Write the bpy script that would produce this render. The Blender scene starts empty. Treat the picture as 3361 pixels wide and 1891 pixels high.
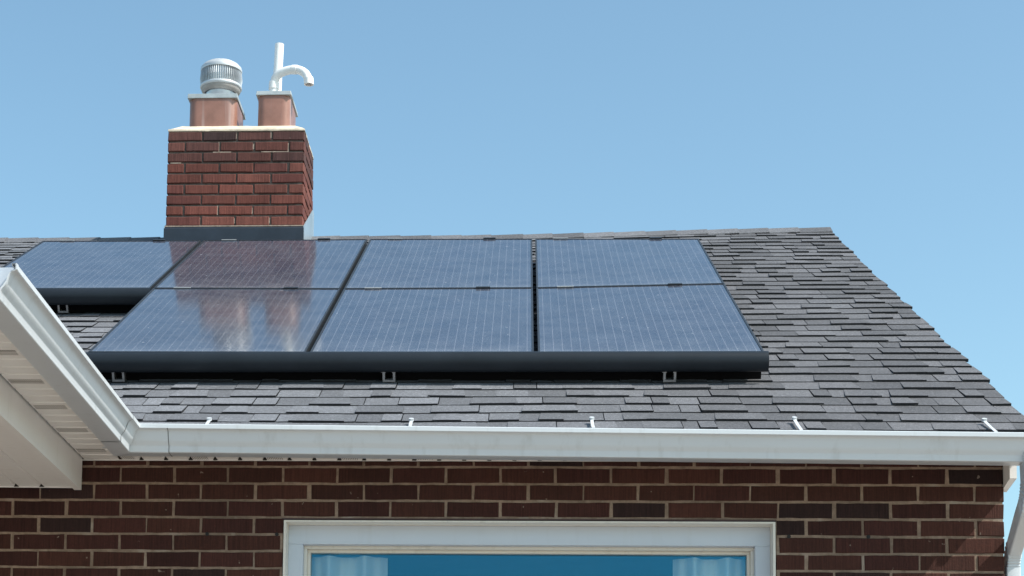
import bpy, math, random
from mathutils import Vector, Matrix
random.seed(11)
scene = bpy.context.scene
R = math.radians
ZC = 1.6                                   # camera height above the ground

# ------------------------------------------------------------------ camera, sky, sun, exposure
cam_d = bpy.data.cameras.new('camera')
cam = bpy.data.objects.new('camera', cam_d)
scene.collection.objects.link(cam)
YAW, PITCH, ROLL = 0.06132, 0.0937, 0.01446
cam.matrix_world = (Matrix.Translation((0, 0, ZC)) @ Matrix.Rotation(YAW, 4, 'Z') @
                    Matrix.Rotation(math.pi / 2 + PITCH, 4, 'X') @ Matrix.Rotation(ROLL, 4, 'Z'))
cam_d.sensor_width = 36.0
cam_d.lens = 6081.46 / 3361 * 36
cam_d.shift_x = (1680.5 - 1325.22) / 3361
cam_d.shift_y = (2191.11 - 945.5) / 3361
cam_d.clip_start = 0.05
cam_d.clip_end = 5000
scene.camera = cam

SUN = Vector((1.0, -0.45, 1.27)).normalized()
world = bpy.data.worlds.new('World')
scene.world = world
world.use_nodes = True
wn = world.node_tree
bg = wn.nodes['Background']
sky = wn.nodes.new('ShaderNodeTexSky')
sky.sky_type = 'NISHITA'
sky.sun_disc = False
sky.sun_elevation = math.asin(SUN.z)
sky.sun_rotation = math.atan2(SUN.x, SUN.y)
sky.altitude = 0
sky.air_density = 1.0
sky.dust_density = 1.8
sky.ozone_density = 1.0
tint = wn.nodes.new('ShaderNodeMix'); tint.data_type = 'RGBA'; tint.blend_type = 'MULTIPLY'
tint.inputs[0].default_value = 1.0; tint.inputs[7].default_value = (0.90, 1.08, 1.0, 1)
wn.links.new(sky.outputs[0], tint.inputs[6]); wn.links.new(tint.outputs[2], bg.inputs[0])
bg.inputs[1].default_value = 0.15

sun_d = bpy.data.lights.new('sun', 'SUN')
sun_d.energy = 4.0
sun_d.angle = R(0.53)
sun_d.color = (1.0, 0.95, 0.88)
sun = bpy.data.objects.new('sun', sun_d)
scene.collection.objects.link(sun)
sun.rotation_euler = SUN.to_track_quat('Z', 'Y').to_euler()
sun.location = (20, -10, 30)

scene.view_settings.view_transform = 'Standard'
scene.view_settings.look = 'None'
scene.view_settings.exposure = 0.5
scene.view_settings.gamma = 1.0
scene.cycles.max_bounces = 8
scene.cycles.transparent_max_bounces = 12

# ------------------------------------------------------------------ helpers
class MB:
    def __init__(self):
        self.v = []; self.f = []; self.c = []; self.m = []; self.smooth = False
    def face(self, pts, col=(1, 1, 1), m=0):
        i = len(self.v); self.v += [tuple(p) for p in pts]
        self.f.append(tuple(range(i, i + len(pts)))); self.c.append(col); self.m.append(m)
    def hexa(self, p, col=(1, 1, 1), m=0):
        """p: 4 bottom corners then 4 top corners (same winding, ccw from above)"""
        i = len(self.v); self.v += [tuple(q) for q in p]
        for q in ((3, 2, 1, 0), (4, 5, 6, 7), (0, 1, 5, 4), (1, 2, 6, 5), (2, 3, 7, 6), (3, 0, 4, 7)):
            self.f.append(tuple(i + k for k in q)); self.c.append(col); self.m.append(m)
    def box(self, x0, x1, y0, y1, z0, z1, col=(1, 1, 1), m=0):
        self.hexa([(x0, y0, z0), (x1, y0, z0), (x1, y1, z0), (x0, y1, z0),
                   (x0, y0, z1), (x1, y0, z1), (x1, y1, z1), (x0, y1, z1)], col, m)
    def grid(self, rows, close_u=False, close_v=False, col=(1, 1, 1), m=0):
        """rows: list of lists of points"""
        i = len(self.v); n = len(rows[0]); k = len(rows)
        for r in rows: self.v += [tuple(p) for p in r]
        for a in range(k if close_v else k - 1):
            for b in range(n if close_u else n - 1):
                a2, b2 = (a + 1) % k, (b + 1) % n
                self.f.append((i + a * n + b, i + a * n + b2, i + a2 * n + b2, i + a2 * n + b)); self.c.append(col); self.m.append(m)
    def prism(self, poly, vec, col=(1, 1, 1), m=0):
        vec = Vector(vec); a = [Vector(p) for p in poly]; b = [p + vec for p in a]; n = len(a)
        self.face(a[::-1], col, m); self.face(b, col, m)
        for k in range(n): self.face([a[k], a[(k + 1) % n], b[(k + 1) % n], b[k]], col, m)
    def tube(self, path, r, n=20, cap=True, col=(1, 1, 1), radii=None):
        path = [Vector(p) for p in path]; rows = []
        t0 = (path[1] - path[0]).normalized()
        ref = Vector((0, 1, 0)) if abs(t0.y) < .9 else Vector((1, 0, 0))
        for k, p in enumerate(path):
            t = (path[min(k + 1, len(path) - 1)] - path[max(k - 1, 0)]).normalized()
            x = (ref - t * ref.dot(t)).normalized(); y = t.cross(x)
            rr = radii[k] if radii else r
            rows.append([p + (x * math.cos(2 * math.pi * j / n) + y * math.sin(2 * math.pi * j / n)) * rr for j in range(n)])
        self.grid(rows, close_u=True, col=col)
        if cap: self.face(rows[0][::-1], col); self.face(rows[-1], col)
    def lathe(self, prof, c, n=48, col=(1, 1, 1)):
        rows = [[(c[0] + r * math.cos(2 * math.pi * j / n), c[1] + r * math.sin(2 * math.pi * j / n), c[2] + z) for j in range(n)] for r, z in prof]
        self.grid(rows, close_u=True, col=col)
    def build(self, name, mats, parent=None, smooth=False, weld=False, bevel=0, angle=40):
        me = bpy.data.meshes.new(name)
        me.from_pydata(self.v, [], self.f)
        if not isinstance(mats, (list, tuple)): mats = [mats]
        for mt in mats: me.materials.append(mt)
        at = me.attributes.new('Col', 'FLOAT_COLOR', 'FACE')
        for k, c in enumerate(self.c): at.data[k].color = (c[0], c[1], c[2], 1)
        me.polygons.foreach_set('material_index', self.m)
        import bmesh
        bm = bmesh.new(); bm.from_mesh(me)
        if weld: bmesh.ops.remove_doubles(bm, verts=bm.verts, dist=1e-5)
        bmesh.ops.recalc_face_normals(bm, faces=bm.faces)
        bm.to_mesh(me); bm.free()
        if smooth:
            me.polygons.foreach_set('use_smooth', [True] * len(me.polygons))
            me.set_sharp_from_angle(angle=R(angle))
        me.update()
        o = bpy.data.objects.new(name, me)
        scene.collection.objects.link(o)
        if parent: o.parent = parent
        if bevel:
            b = o.modifiers.new('bevel', 'BEVEL'); b.width = bevel; b.segments = 2; b.limit_method = 'ANGLE'
        return o

TOP = []
def tag(o, label, cat, group=None, kind=None):
    if label: o['label'] = label
    if cat: o['category'] = cat
    if group: o['group'] = group
    if kind: o['kind'] = kind
    TOP.append(o)
    return o
def thing(name, label, cat, group=None):
    o = bpy.data.objects.new(name, None); o.empty_display_size = .1
    scene.collection.objects.link(o)
    return tag(o, label, cat, group)

# ------------------------------------------------------------------ materials
def new_mat(name):
    m = bpy.data.materials.new(name); m.use_nodes = True
    nt = m.node_tree
    return m, nt, nt.nodes['Principled BSDF']
def N(nt, typ, **kw):
    n = nt.nodes.new(typ)
    for k, v in kw.items(): setattr(n, k, v)
    return n
def noise(nt, scale, detail=4, rough=.55, vec=None, mapscale=None):
    t = N(nt, 'ShaderNodeTexNoise'); t.inputs['Scale'].default_value = scale
    t.inputs['Detail'].default_value = detail; t.inputs['Roughness'].default_value = rough
    if vec is None: vec = N(nt, 'ShaderNodeTexCoord').outputs['Object']
    if mapscale:
        mp = N(nt, 'ShaderNodeMapping'); mp.inputs['Scale'].default_value = mapscale
        nt.links.new(vec, mp.inputs[0]); vec = mp.outputs[0]
    nt.links.new(vec, t.inputs['Vector'])
    return t.outputs['Fac']
def ramp(nt, fac, stops):
    r = N(nt, 'ShaderNodeValToRGB'); e = r.color_ramp.elements
    while len(e) < len(stops): e.new(.5)
    for k, (p, c) in enumerate(stops):
        e[k].position = p; e[k].color = (c, c, c, 1) if isinstance(c, (int, float)) else (*c, 1)
    nt.links.new(fac, r.inputs[0]); return r.outputs[0]
def mix(nt, a, b, fac, mode='MIX'):
    n = N(nt, 'ShaderNodeMix', data_type='RGBA', blend_type=mode)
    for sock, val in ((n.inputs[6], a), (n.inputs[7], b), (n.inputs[0], fac)):
        if isinstance(val, (int, float)): sock.default_value = val
        elif isinstance(val, tuple): sock.default_value = (*val, 1)
        else: nt.links.new(val, sock)
    return n.outputs[2]
def math_(nt, op, a, b=None, c=None):
    n = N(nt, 'ShaderNodeMath', operation=op)
    for k, val in enumerate((a, b, c)):
        if val is None: continue
        if isinstance(val, (int, float)): n.inputs[k].default_value = val
        else: nt.links.new(val, n.inputs[k])
    return n.outputs[0]
def bump(nt, bs, h, strength=.3, dist=.01):
    b = N(nt, 'ShaderNodeBump'); b.inputs['Strength'].default_value = strength; b.inputs['Distance'].default_value = dist
    nt.links.new(h, b.inputs['Height']); nt.links.new(b.outputs[0], bs.inputs['Normal'])
def attr(nt): return N(nt, 'ShaderNodeAttribute', attribute_name='Col').outputs['Color']

def simple(name, col, rough=.5, metal=0, var=.12, scale=8, spec=.5, bumps=0, bscale=60, coat=0):
    m, nt, bs = new_mat(name)
    f = noise(nt, scale, 6, .6)
    d = tuple(c * (1 - var) for c in col); l = tuple(min(1, c * (1 + var * .6)) for c in col)
    c = ramp(nt, f, [(.3, d), (.7, l)])
    nt.links.new(c, bs.inputs['Base Color'])
    bs.inputs['Roughness'].default_value = rough; bs.inputs['Metallic'].default_value = metal
    bs.inputs['Specular IOR Level'].default_value = spec
    bs.inputs['Coat Weight'].default_value = coat
    if bumps: bump(nt, bs, noise(nt, bscale, 5), bumps, .004)
    return m

def brick_mat(name, tint=(1, 1, 1), stripe=1.0):
    m, nt, bs = new_mat(name)
    tc = N(nt, 'ShaderNodeTexCoord').outputs['Object']
    base = attr(nt)
    # wire-cut vertical rake marks
    st = noise(nt, 1, 3, .6, tc, (150, 150, 6))
    c = mix(nt, base, mix(nt, base, (.62, .60, .60), 1.0, 'MULTIPLY'), ramp(nt, st, [(.35, 0.9), (.62, 0.0)]))
    sp = noise(nt, 90, 5, .7, tc)
    c = mix(nt, c, mix(nt, c, (1.5, 1.35, 1.3), 1.0, 'MULTIPLY'), ramp(nt, sp, [(.5, 0.0), (.75, 0.8)]))
    big = noise(nt, 3.2, 3, .5, tc)
    c = mix(nt, c, mix(nt, c, (.72, .72, .74), 1.0, 'MULTIPLY'), ramp(nt, big, [(.42, 0.0), (.66, 0.9)]))
    # little mortar smears and pale chips
    ch = noise(nt, 38, 2, .4, tc)
    c = mix(nt, c, (.42, .33, .27), ramp(nt, ch, [(.765, 0.0), (.79, 0.4)]))
    nt.links.new(c, bs.inputs['Base Color'])
    bs.inputs['Roughness'].default_value = .85; bs.inputs['Specular IOR Level'].default_value = .25
    h = math_(nt, 'ADD', st, math_(nt, 'MULTIPLY', sp, .6))
    bump(nt, bs, h, .5 * stripe, .004)
    return m

def shingle_mat():
    m, nt, bs = new_mat('asphalt_shingle')
    tc = N(nt, 'ShaderNodeTexCoord').outputs['Object']
    g = noise(nt, 260, 3, .8, tc)
    g2 = noise(nt, 75, 4, .7, tc)
    c = mix(nt, attr(nt), (0, 0, 0), ramp(nt, g, [(.35, 0.55), (.6, 0.0)]))
    c = mix(nt, c, mix(nt, c, (1.9, 1.9, 1.95), 1.0, 'MULTIPLY'), ramp(nt, g2, [(.48, 0.0), (.72, 0.75)]))
    st = noise(nt, 1.4, 3, .6, tc)
    c = mix(nt, c, mix(nt, c, (.72, .72, .72), 1.0, 'MULTIPLY'), ramp(nt, st, [(.4, 0.6), (.62, 0.0)]))
    nt.links.new(c, bs.inputs['Base Color'])
    bs.inputs['Roughness'].default_value = .75; bs.inputs['Specular IOR Level'].default_value = .35
    bump(nt, bs, math_(nt, 'ADD', g, g2), .5, .004)
    return m

def panel_glass_mat():
    m, nt, bs = new_mat('solar_cell_glass')
    tc = N(nt, 'ShaderNodeTexCoord').outputs['Object']
    uv = N(nt, 'ShaderNodeUVMap').outputs[0]
    sep = N(nt, 'ShaderNodeSeparateXYZ'); nt.links.new(uv, sep.inputs[0])
    u = sep.outputs[0]; w = sep.outputs[1]
    # 24 busbars up the slope, thin cell gaps across
    fu = math_(nt, 'FRACT', math_(nt, 'MULTIPLY', u, 24.0))
    du = math_(nt, 'ABSOLUTE', math_(nt, 'SUBTRACT', fu, .5))
    bus = math_(nt, 'LESS_THAN', du, .045)
    fw = math_(nt, 'FRACT', math_(nt, 'MULTIPLY', w, 10.0))
    gap = math_(nt, 'LESS_THAN', math_(nt, 'ABSOLUTE', math_(nt, 'SUBTRACT', fw, .5)), .012)
    cell = noise(nt, 5, 3, .5, tc)
    c = ramp(nt, cell, [(.3, (.012, .02, .045)), (.7, (.02, .032, .062))])
    c = mix(nt, c, (.045, .055, .08), math_(nt, 'MULTIPLY', gap, .12))
    c = mix(nt, c, (.42, .42, .48), math_(nt, 'MULTIPLY', bus, .21))
    # dust and specks lying on the glass, heavier along the lower edge
    dn = noise(nt, 7, 6, .65, tc)
    dn2 = noise(nt, 120, 3, .7, tc)
    low = ramp(nt, w, [(0.0, 1.0), (.05, .25), (.2, .0)])
    dust = math_(nt, 'ADD', ramp(nt, dn, [(.35, .05), (.75, .16)]), math_(nt, 'MULTIPLY', low, math_(nt, 'MULTIPLY', dn, .35)))
    dust = math_(nt, 'ADD', dust, math_(nt, 'MULTIPLY', ramp(nt, dn2, [(.45, 0.0), (.7, .14)]), 1.0))
    spk = noise(nt, 46, 1, .3, tc)
    dust = math_(nt, 'ADD', dust, ramp(nt, spk, [(.775, 0.0), (.80, .5)]))
    c = mix(nt, c, (.36, .37, .40), dust)
    nt.links.new(c, bs.inputs['Base Color'])
    bs.inputs['IOR'].default_value = 1.5
    rg = math_(nt, 'ADD', math_(nt, 'MULTIPLY', dn, .07), .065)
    nt.links.new(rg, bs.inputs['Roughness'])
    return m

def window_glass_mat():
    m, nt, bs = new_mat('window_glass')
    out = nt.nodes['Material Output']; nt.nodes.remove(bs)
    tr = N(nt, 'ShaderNodeBsdfTransparent'); tr.inputs[0].default_value = (.97, 1.0, .98, 1)
    gl = N(nt, 'ShaderNodeBsdfGlossy'); gl.inputs['Color'].default_value = (.10, .50, .84, 1); gl.inputs['Roughness'].default_value = .015
    fr = N(nt, 'ShaderNodeFresnel'); fr.inputs[0].default_value = 1.52
    tc = N(nt, 'ShaderNodeTexCoord').outputs['Object']
    bmp = N(nt, 'ShaderNodeBump'); bmp.inputs['Strength'].default_value = .05; bmp.inputs['Distance'].default_value = .02
    nt.links.new(noise(nt, 2.0, 2, .5, tc), bmp.inputs['Height']); nt.links.new(bmp.outputs[0], gl.inputs['Normal'])
    fac = math_(nt, 'ADD', math_(nt, 'MULTIPLY', fr.outputs[0], 1.0), .085)
    mx = N(nt, 'ShaderNodeMixShader')
    nt.links.new(fac, mx.inputs[0]); nt.links.new(tr.outputs[0], mx.inputs[1]); nt.links.new(gl.outputs[0], mx.inputs[2])
    nt.links.new(mx.outputs[0], out.inputs[0])
    return m

def painted_mat(name, col, rough=.35, dirt=.15, slots=None):
    m, nt, bs = new_mat(name)
    tc = N(nt, 'ShaderNodeTexCoord').outputs['Object']
    f = noise(nt, 2.3, 6, .65, tc)
    c = mix(nt, col, tuple(x * y for x, y in zip(col, (.78, .76, .72))), ramp(nt, f, [(.45, 0.0), (.75, dirt * 3)]))
    s = noise(nt, 60, 4, .7, tc)
    c = mix(nt, c, (.35, .32, .28), ramp(nt, s, [(.70, 0.0), (.78, dirt)]))
    stk = noise(nt, 1, 4, .6, tc, (22, 22, 2.2))
    c = mix(nt, c, tuple(x * y for x, y in zip(col, (.66, .63, .58))), ramp(nt, stk, [(.56, 0.0), (.78, dirt * 7)]))
    if slots: c = slots(nt, tc, c)
    nt.links.new(c, bs.inputs['Base Color'])
    bs.inputs['Roughness'].default_value = rough
    bump(nt, bs, noise(nt, 5, 3, .5, tc), .06, .01)
    return m

def ground_mat():
    m, nt, bs = new_mat('ground_concrete')
    tc = N(nt, 'ShaderNodeTexCoord').outputs['Object']
    f = noise(nt, .6, 8, .65, tc); g = noise(nt, 40, 4, .6, tc)
    c = ramp(nt, f, [(.3, (.265, .232, .20)), (.7, (.355, .315, .275))])
    c = mix(nt, c, (.2, .18, .16), ramp(nt, g, [(.55, 0.0), (.8, .3)]))
    nt.links.new(c, bs.inputs['Base Color']); bs.inputs['Roughness'].default_value = .9
    bump(nt, bs, g, .3, .01)
    return m

def slots_fn(along, across, period, width, band_period, band_lo, band_hi):
    """perforations: rows of narrow dark holes in bands"""
    def fn(nt, tc, c):
        sp = N(nt, 'ShaderNodeSeparateXYZ'); nt.links.new(tc, sp.inputs[0])
        a = sp.outputs[along]; b = sp.outputs[across]
        fa = math_(nt, 'FRACT', math_(nt, 'DIVIDE', a, band_period))
        inb = math_(nt, 'MULTIPLY', math_(nt, 'GREATER_THAN', fa, band_lo), math_(nt, 'LESS_THAN', fa, band_hi))
        sl = math_(nt, 'LESS_THAN', math_(nt, 'FRACT', math_(nt, 'DIVIDE', b, period)), width)
        return mix(nt, c, (.03, .028, .025), math_(nt, 'MULTIPLY', math_(nt, 'MULTIPLY', inb, sl), .9))
    return fn

M = {}
M['brick'] = brick_mat('red_brown_brick')
M['chim_brick'] = brick_mat('weathered_red_brick')
def mortar_mat():
    m, nt, bs = new_mat('mortar')
    tc = N(nt, 'ShaderNodeTexCoord').outputs['Object']
    c = ramp(nt, noise(nt, 30, 5, .7, tc), [(.28, (.175, .124, .090)), (.72, (.34, .248, .188))])
    c = mix(nt, c, (.115, .086, .066), ramp(nt, noise(nt, 2.1, 4, .6, tc), [(.48, 0.0), (.70, .7)]))
    c = mix(nt, c, (.42, .36, .30), ramp(nt, noise(nt, 9, 3, .6, tc), [(.60, 0.0), (.75, .6)]))
    nt.links.new(c, bs.inputs['Base Color']); bs.inputs['Roughness'].default_value = .95; bs.inputs['Specular IOR Level'].default_value = .1
    bump(nt, bs, noise(nt, 120, 4, .6, tc), .6, .004)
    return m
M['mortar'] = mortar_mat()
M['dark_mortar'] = simple('weathered_mortar', (.15, .12, .105), .95, var=.5, scale=20, spec=.1, bumps=.6, bscale=120)
M['shingle'] = shingle_mat()
M['deck'] = simple('roof_deck', (.03, .03, .032), .9)
M['white'] = painted_mat('white_painted_aluminium', (.575, .605, .635), .28, .05)
M['seam'] = simple('sealant_line', (.10, .095, .09), .7)
M['soffit'] = painted_mat('beige_soffit_aluminium', (.79, .765, .74), .4, .04)
M['porch_soffit'] = painted_mat('vented_soffit_aluminium', (.79, .765, .74), .4, .04)
M['frame_white'] = painted_mat('white_window_cladding', (.545, .60, .675), .35, .022)
M['cream'] = painted_mat('cream_vinyl', (.70, .665, .60), .4, .08)
M['glass'] = window_glass_mat()
M['cells'] = panel_glass_mat()
M['black_metal'] = simple('black_anodised_aluminium', (.022, .026, .032), .45, 0, .3, 20, .5)
M['skirt'] = simple('black_painted_skirt', (.017, .022, .029), .42, 0, .18, 5, .22)
M['alu'] = simple('mill_aluminium', (.36, .36, .37), .4, .8, .2, 30)
M['strap'] = simple('strap_metal', (.66, .68, .70), .45, .2, .2, 40)
M['clip'] = simple('dull_clip_metal', (.34, .35, .36), .5, .3)
M['galv'] = simple('galvanised_steel', (.545, .60, .675), .38, .75, .15, 14)
M['vane'] = simple('vane_metal', (.52, .54, .56), .36, .45, .15, 14)
M['ventwhite'] = simple('pale_vent_metal', (.60, .62, .64), .40, .35, .10, 10)
M['cap'] = simple('grey_cap_metal', (.42, .46, .47), .5, .3, .2, 12)
M['pvc'] = simple('white_pvc', (.84, .84, .83), .35, 0, .05, 6)
def clay_mat():
    m, nt, bs = new_mat('clay_flue')
    tc = N(nt, 'ShaderNodeTexCoord').outputs['Object']
    c = ramp(nt, noise(nt, 9, 6, .6, tc), [(.3, (.23, .115, .085)), (.7, (.33, .165, .125))])
    c = mix(nt, c, (.44, .34, .32), ramp(nt, noise(nt, 1, 3, .5, tc, (16, 16, .8)), [(.54, 0.0), (.72, .75)]))
    c = mix(nt, c, (.07, .045, .04), ramp(nt, noise(nt, 1, 5, .6, tc, (9, 9, 4)), [(.60, 0.0), (.80, .7)]))
    nt.links.new(c, bs.inputs['Base Color']); bs.inputs['Roughness'].default_value = .38
    bump(nt, bs, noise(nt, 30, 5, .6, tc), .15, .004)
    return m
M['clay'] = clay_mat()
M['smear'] = simple('pale_mortar_smear', (.36, .29, .24), .95, 0, .4, 60, .1)
M['crown'] = simple('mortar_crown', (.62, .54, .43), .95, 0, .25, 14, .1, .5, 40)
M['flash'] = simple('dark_flashing', (.03, .038, .052), .4, .3, .25, 6)
M['flash_grey'] = simple('grey_flashing', (.36, .42, .46), .4, .5, .2, 6)
M['curtain'] = simple('pale_curtain', (.90, .87, .80), .9, 0, .06, 5)
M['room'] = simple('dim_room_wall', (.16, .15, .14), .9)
M['ground'] = ground_mat()
M['wood'] = simple('painted_wood', (.6, .57, .52), .6)

# ------------------------------------------------------------------ frames of reference
PH = 0.46803; CP, SP = math.cos(PH), math.sin(PH)
XA, YA, ZA = -1.95172, 8.0562, 2.169       # lower left corner of the panel field, top of glass
H_ROOF = .142                              # panel top to shingle bed
L = 1.66; PW = 1.012
def sst(a, b, x):
    t = max(0, min(1, (x - a) / (b - a))); return t * t * (3 - 2 * t)
def arr(u, w, h=0):
    """u along the eave, w up the slope, h below the panel plane"""
    return Vector((XA + u, YA + w * CP + h * SP, ZA + w * SP - h * CP))
def roofp(u, w, t=0):
    p = arr(u, w, H_ROOF - t)
    p.z -= .040 * sst(3.3, 4.57, w) * (1 - sst(1.3, 4.0, u))
    p.z += .004 * math.sin(u * 2.1 + w * 1.3) * math.sin(w * 2.7 + .5)
    return p

# ------------------------------------------------------------------ ground
g = MB(); g.box(-400, 400, -400, 600, -ZC - .3, -ZC)
tag(g.build('ground', M['ground']), None, None, None, 'structure')

house = thing('brick_house', 'brown brick house with a grey shingle roof, brick chimney and white eaves', 'house')

# ------------------------------------------------------------------ brick walls
YW = 7.62; BA, BB = .22862, .07178
XJ, ZJ = -.98914, 1.38043                  # a perpend of the course over the window
XR = XJ + 13 * BA                          # wall corner
MO = .0105
WIN = (-.979, 1.057, -.35, 1.336)
def brick_col(bright=1.0):
    b = random.uniform(.78, 1.22) * bright
    r = random.random()
    if r < .07: c = (.034, .0165, .0150)
    elif r < .5: c = (.053, .0185, .0145)
    else: c = (.060, .0220, .0155)
    return tuple(x * b for x in c)
def brick(mb, x0, x1, y0, y1, z0, z1, col, ch=.0028, axis='y'):
    """brick with chipped, softened front arrises; front towards -y (or +x)"""
    r = lambda q=.0011: random.uniform(-q, q)
    NS = max(2, int(round(((x1 - x0) if axis == 'y' else (y1 - y0)) / .045)))
    d = random.uniform(-.0018, .0018); ty, tz0, tz1 = random.uniform(-.0012, .0012), random.uniform(-.0012, .0012), random.uniform(-.0012, .0012)
    a0, a1 = (x0, x1) if axis == 'y' else (y0, y1)
    loop = []
    for k in range(NS + 1): t = k / NS; loop.append((a0 + (a1 - a0) * t + (r() if 0 < k < NS else r(.0016)), z0 + r() + tz0 * (2 * t - 1), t, 1))
    for k in range(NS + 1): t = 1 - k / NS; loop.append((a0 + (a1 - a0) * t + (r() if 0 < k < NS else r(.0016)), z1 + r() + tz1 * (2 * t - 1), t, -1))
    n = len(loop); F, P, B = [], [], []
    for k, (a_, z_, t, sg) in enumerate(loop):
        e = ch if t < .01 else (-ch if t > .99 else 0)
        dd = d + ty * (2 * t - 1)
        if axis == 'y':
            F.append((a_ + e, y0 + dd, z_ + sg * ch)); P.append((a_, y0 + dd + ch, z_)); B.append((a_, y1, z_))
        else:
            F.append((x1 + dd, a_ + e, z_ + sg * ch)); P.append((x1 + dd - ch, a_, z_)); B.append((x0, a_, z_))
    i = len(mb.v); mb.v += F + P + B
    fs = [tuple(range(n))] + [(k, n + k, n + (k + 1) % n, (k + 1) % n) for k in range(n)] + [(n + k, 2 * n + k, 2 * n + (k + 1) % n, n + (k + 1) % n) for k in range(n)]
    for f in fs: mb.f.append(tuple(i + k for k in f)); mb.c.append(col); mb.m.append(0)

wall = MB()
z_top = 1.60
kmin = int(math.floor((-ZC - ZJ) / BB)); kmax = 3
XL = -7.0
for k in range(kmin, kmax + 1):
    zc = ZJ + k * BB; z0, z1 = zc - BB / 2 + MO / 2, zc + BB / 2 - MO / 2
    z0 = max(z0, -ZC); z1 = min(z1, z_top)
    if z1 <= z0 + .01: continue
    off = 0 if k % 2 == 0 else .5
    n0 = int((XL - XJ) / BA) - 1
    for n in range(n0, 14):
        x0 = XJ + (n + off) * BA + MO / 2; x1 = XJ + (n + 1 + off) * BA - MO / 2
        x0 += random.uniform(-.003, .003); x1 += random.uniform(-.003, .003)
        x1 = min(x1, XR)
        if abs(x1 - XR) < .03: x1 = XR
        if x1 - x0 < .03: continue
        segs = [(x0, x1)]
        if zc < WIN[3] and zc > WIN[2]:
            segs = []
            if x0 < WIN[0] - .02: segs.append((x0, min(x1, WIN[0] - .004)))
            if x1 > WIN[1] + .02: segs.append((max(x0, WIN[1] + .004), x1))
        for s0, s1 in segs:
            if s1 - s0 > .02: brick(wall, s0, s1, YW, YW + .10, z0, z1, brick_col())
# bricks of the side wall
for k in range(kmin, kmax + 1):
    zc = ZJ + k * BB; z0, z1 = max(zc - BB / 2 + MO / 2, -ZC), zc + BB / 2 - MO / 2
    off = 0 if k % 2 == 0 else .5
    y = YW + .105 + MO
    while y < 16.6:
        ln = BA - MO if y > YW + .2 or off else BA / 2
        brick(wall, XR - .1, XR, y, min(y + ln, 16.7), z0, z1, brick_col(), axis='x'); y += ln + MO
# mortar bed behind, with ragged edges, one sheet with the window hole
mw = wall
y0 = YW + .0035
for (x0, x1, z0, z1) in ((XL, WIN[0] - .004, -ZC, z_top), (WIN[1] + .004, XR - .004, -ZC, z_top),
                         (WIN[0] - .004, WIN[1] + .004, WIN[3] + .006, z_top), (WIN[0] - .004, WIN[1] + .004, -ZC, WIN[2])):
    mw.box(x0, x1, y0, YW + .096, z0, z1, (1, 1, 1), 1)
mw.box(XR - .09, XR - .0045, YW + .098, 16.7, -ZC, z_top, (1, 1, 1), 1)
wall.build('wall', [M['brick'], M['mortar']], house)
# plain rear and gable masonry that closes the house
rw = MB()
rw.box(XL, XR - .1, 16.6, 16.7, -ZC, z_top)
rw.prism([(XR - .1, 7.7, z_top + .003), (XR - .1, 16.6, z_top + .003), (XR - .1, 12.17, 3.95)], (.097, 0, 0))
rw.box(XL - .1, XL, YW, 16.7, -ZC, z_top)
for k in range(len(rw.c)): rw.c[k] = (.045, .018, .013)
rw.build('gable_wall', M['brick'], house)
lin = MB(); lin.box(WIN[0] - .01, WIN[1] + .004, YW - .002, YW + .09, WIN[3] + .0005, WIN[3] + .0055, (.05, .03, .03))
lin.build('lintel', simple('painted_steel_lintel', (.06, .03, .028), .6), house)
# anchor holes left in the mortar
M['plug'] = simple('dark_plug', (.012, .012, .012), .8)
for (x, z) in ((-1.008, ZJ - 1.5 * BB), (-1.302, ZJ - 1.5 * BB), (1.112, ZJ - 1.5 * BB), (1.435, ZJ - 1.5 * BB)):
    hl = MB(); hl.tube([(x, YW - .0012, z), (x, YW + .004, z)], .0078, 12)
    hl.build('anchor_plug', M['plug'], house)

# ------------------------------------------------------------------ window
win = MB()
def ring(mb, x0, x1, z0, z1, wl, wt, y0, y1, wr=None, wb=None):
    wr = wl if wr is None else wr; wb = wt if wb is None else wb
    mb.box(x0, x1, y0, y1, z1 - wt, z1); mb.box(x0, x1, y0, y1, z0, z0 + wb)
    mb.box(x0, x0 + wl, y0, y1, z0 + wb, z1 - wt); mb.box(x1 - wr, x1, y0, y1, z0 + wb, z1 - wt)
X0, X1, Z0, Z1 = WIN[0], WIN[1], WIN[2], 1.3325
capm = MB(); ring(capm, X0, X1, Z0, Z1, .010, .007, YW - .004, YW + .085)
window = capm.build('window', M['cream'], house)
cs = MB()
ring(cs, X0 + .010, X1 - .010, Z0 + .008, Z1 - .007, .062, .080, YW + .083, YW + .15)
cs.build('casing', M['frame_white'], window, bevel=.002)
fr = MB(); a, b = X0 + .072, X1 - .072; zt = Z1 - .087; zb = Z0 + .088
ring(fr, a, b, zb, zt, .013, .013, YW + .125, YW + .20)
fr.build('frame', M['cream'], window, bevel=.002)
sa = MB(); ring(sa, a + .013, b - .013, zb + .013, zt - .013, .012, .012, YW + .152, YW + .205)
sa.build('sash', M['cream'], window, bevel=.002)
pn = MB(); pn.box(a + .025, b - .025, YW + .180, YW + .185, zb + .025, zt - .025)
pn.build('pane', M['glass'], window)
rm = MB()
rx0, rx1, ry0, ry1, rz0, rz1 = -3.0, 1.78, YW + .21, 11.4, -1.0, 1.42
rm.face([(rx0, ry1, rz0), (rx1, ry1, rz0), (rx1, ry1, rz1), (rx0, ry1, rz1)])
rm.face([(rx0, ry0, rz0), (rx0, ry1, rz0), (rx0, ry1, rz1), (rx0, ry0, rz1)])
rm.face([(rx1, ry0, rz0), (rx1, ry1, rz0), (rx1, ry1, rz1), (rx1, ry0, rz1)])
rm.face([(rx0, ry0, rz0), (rx1, ry0, rz0), (rx1, ry1, rz0), (rx0, ry1, rz0)])
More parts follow.
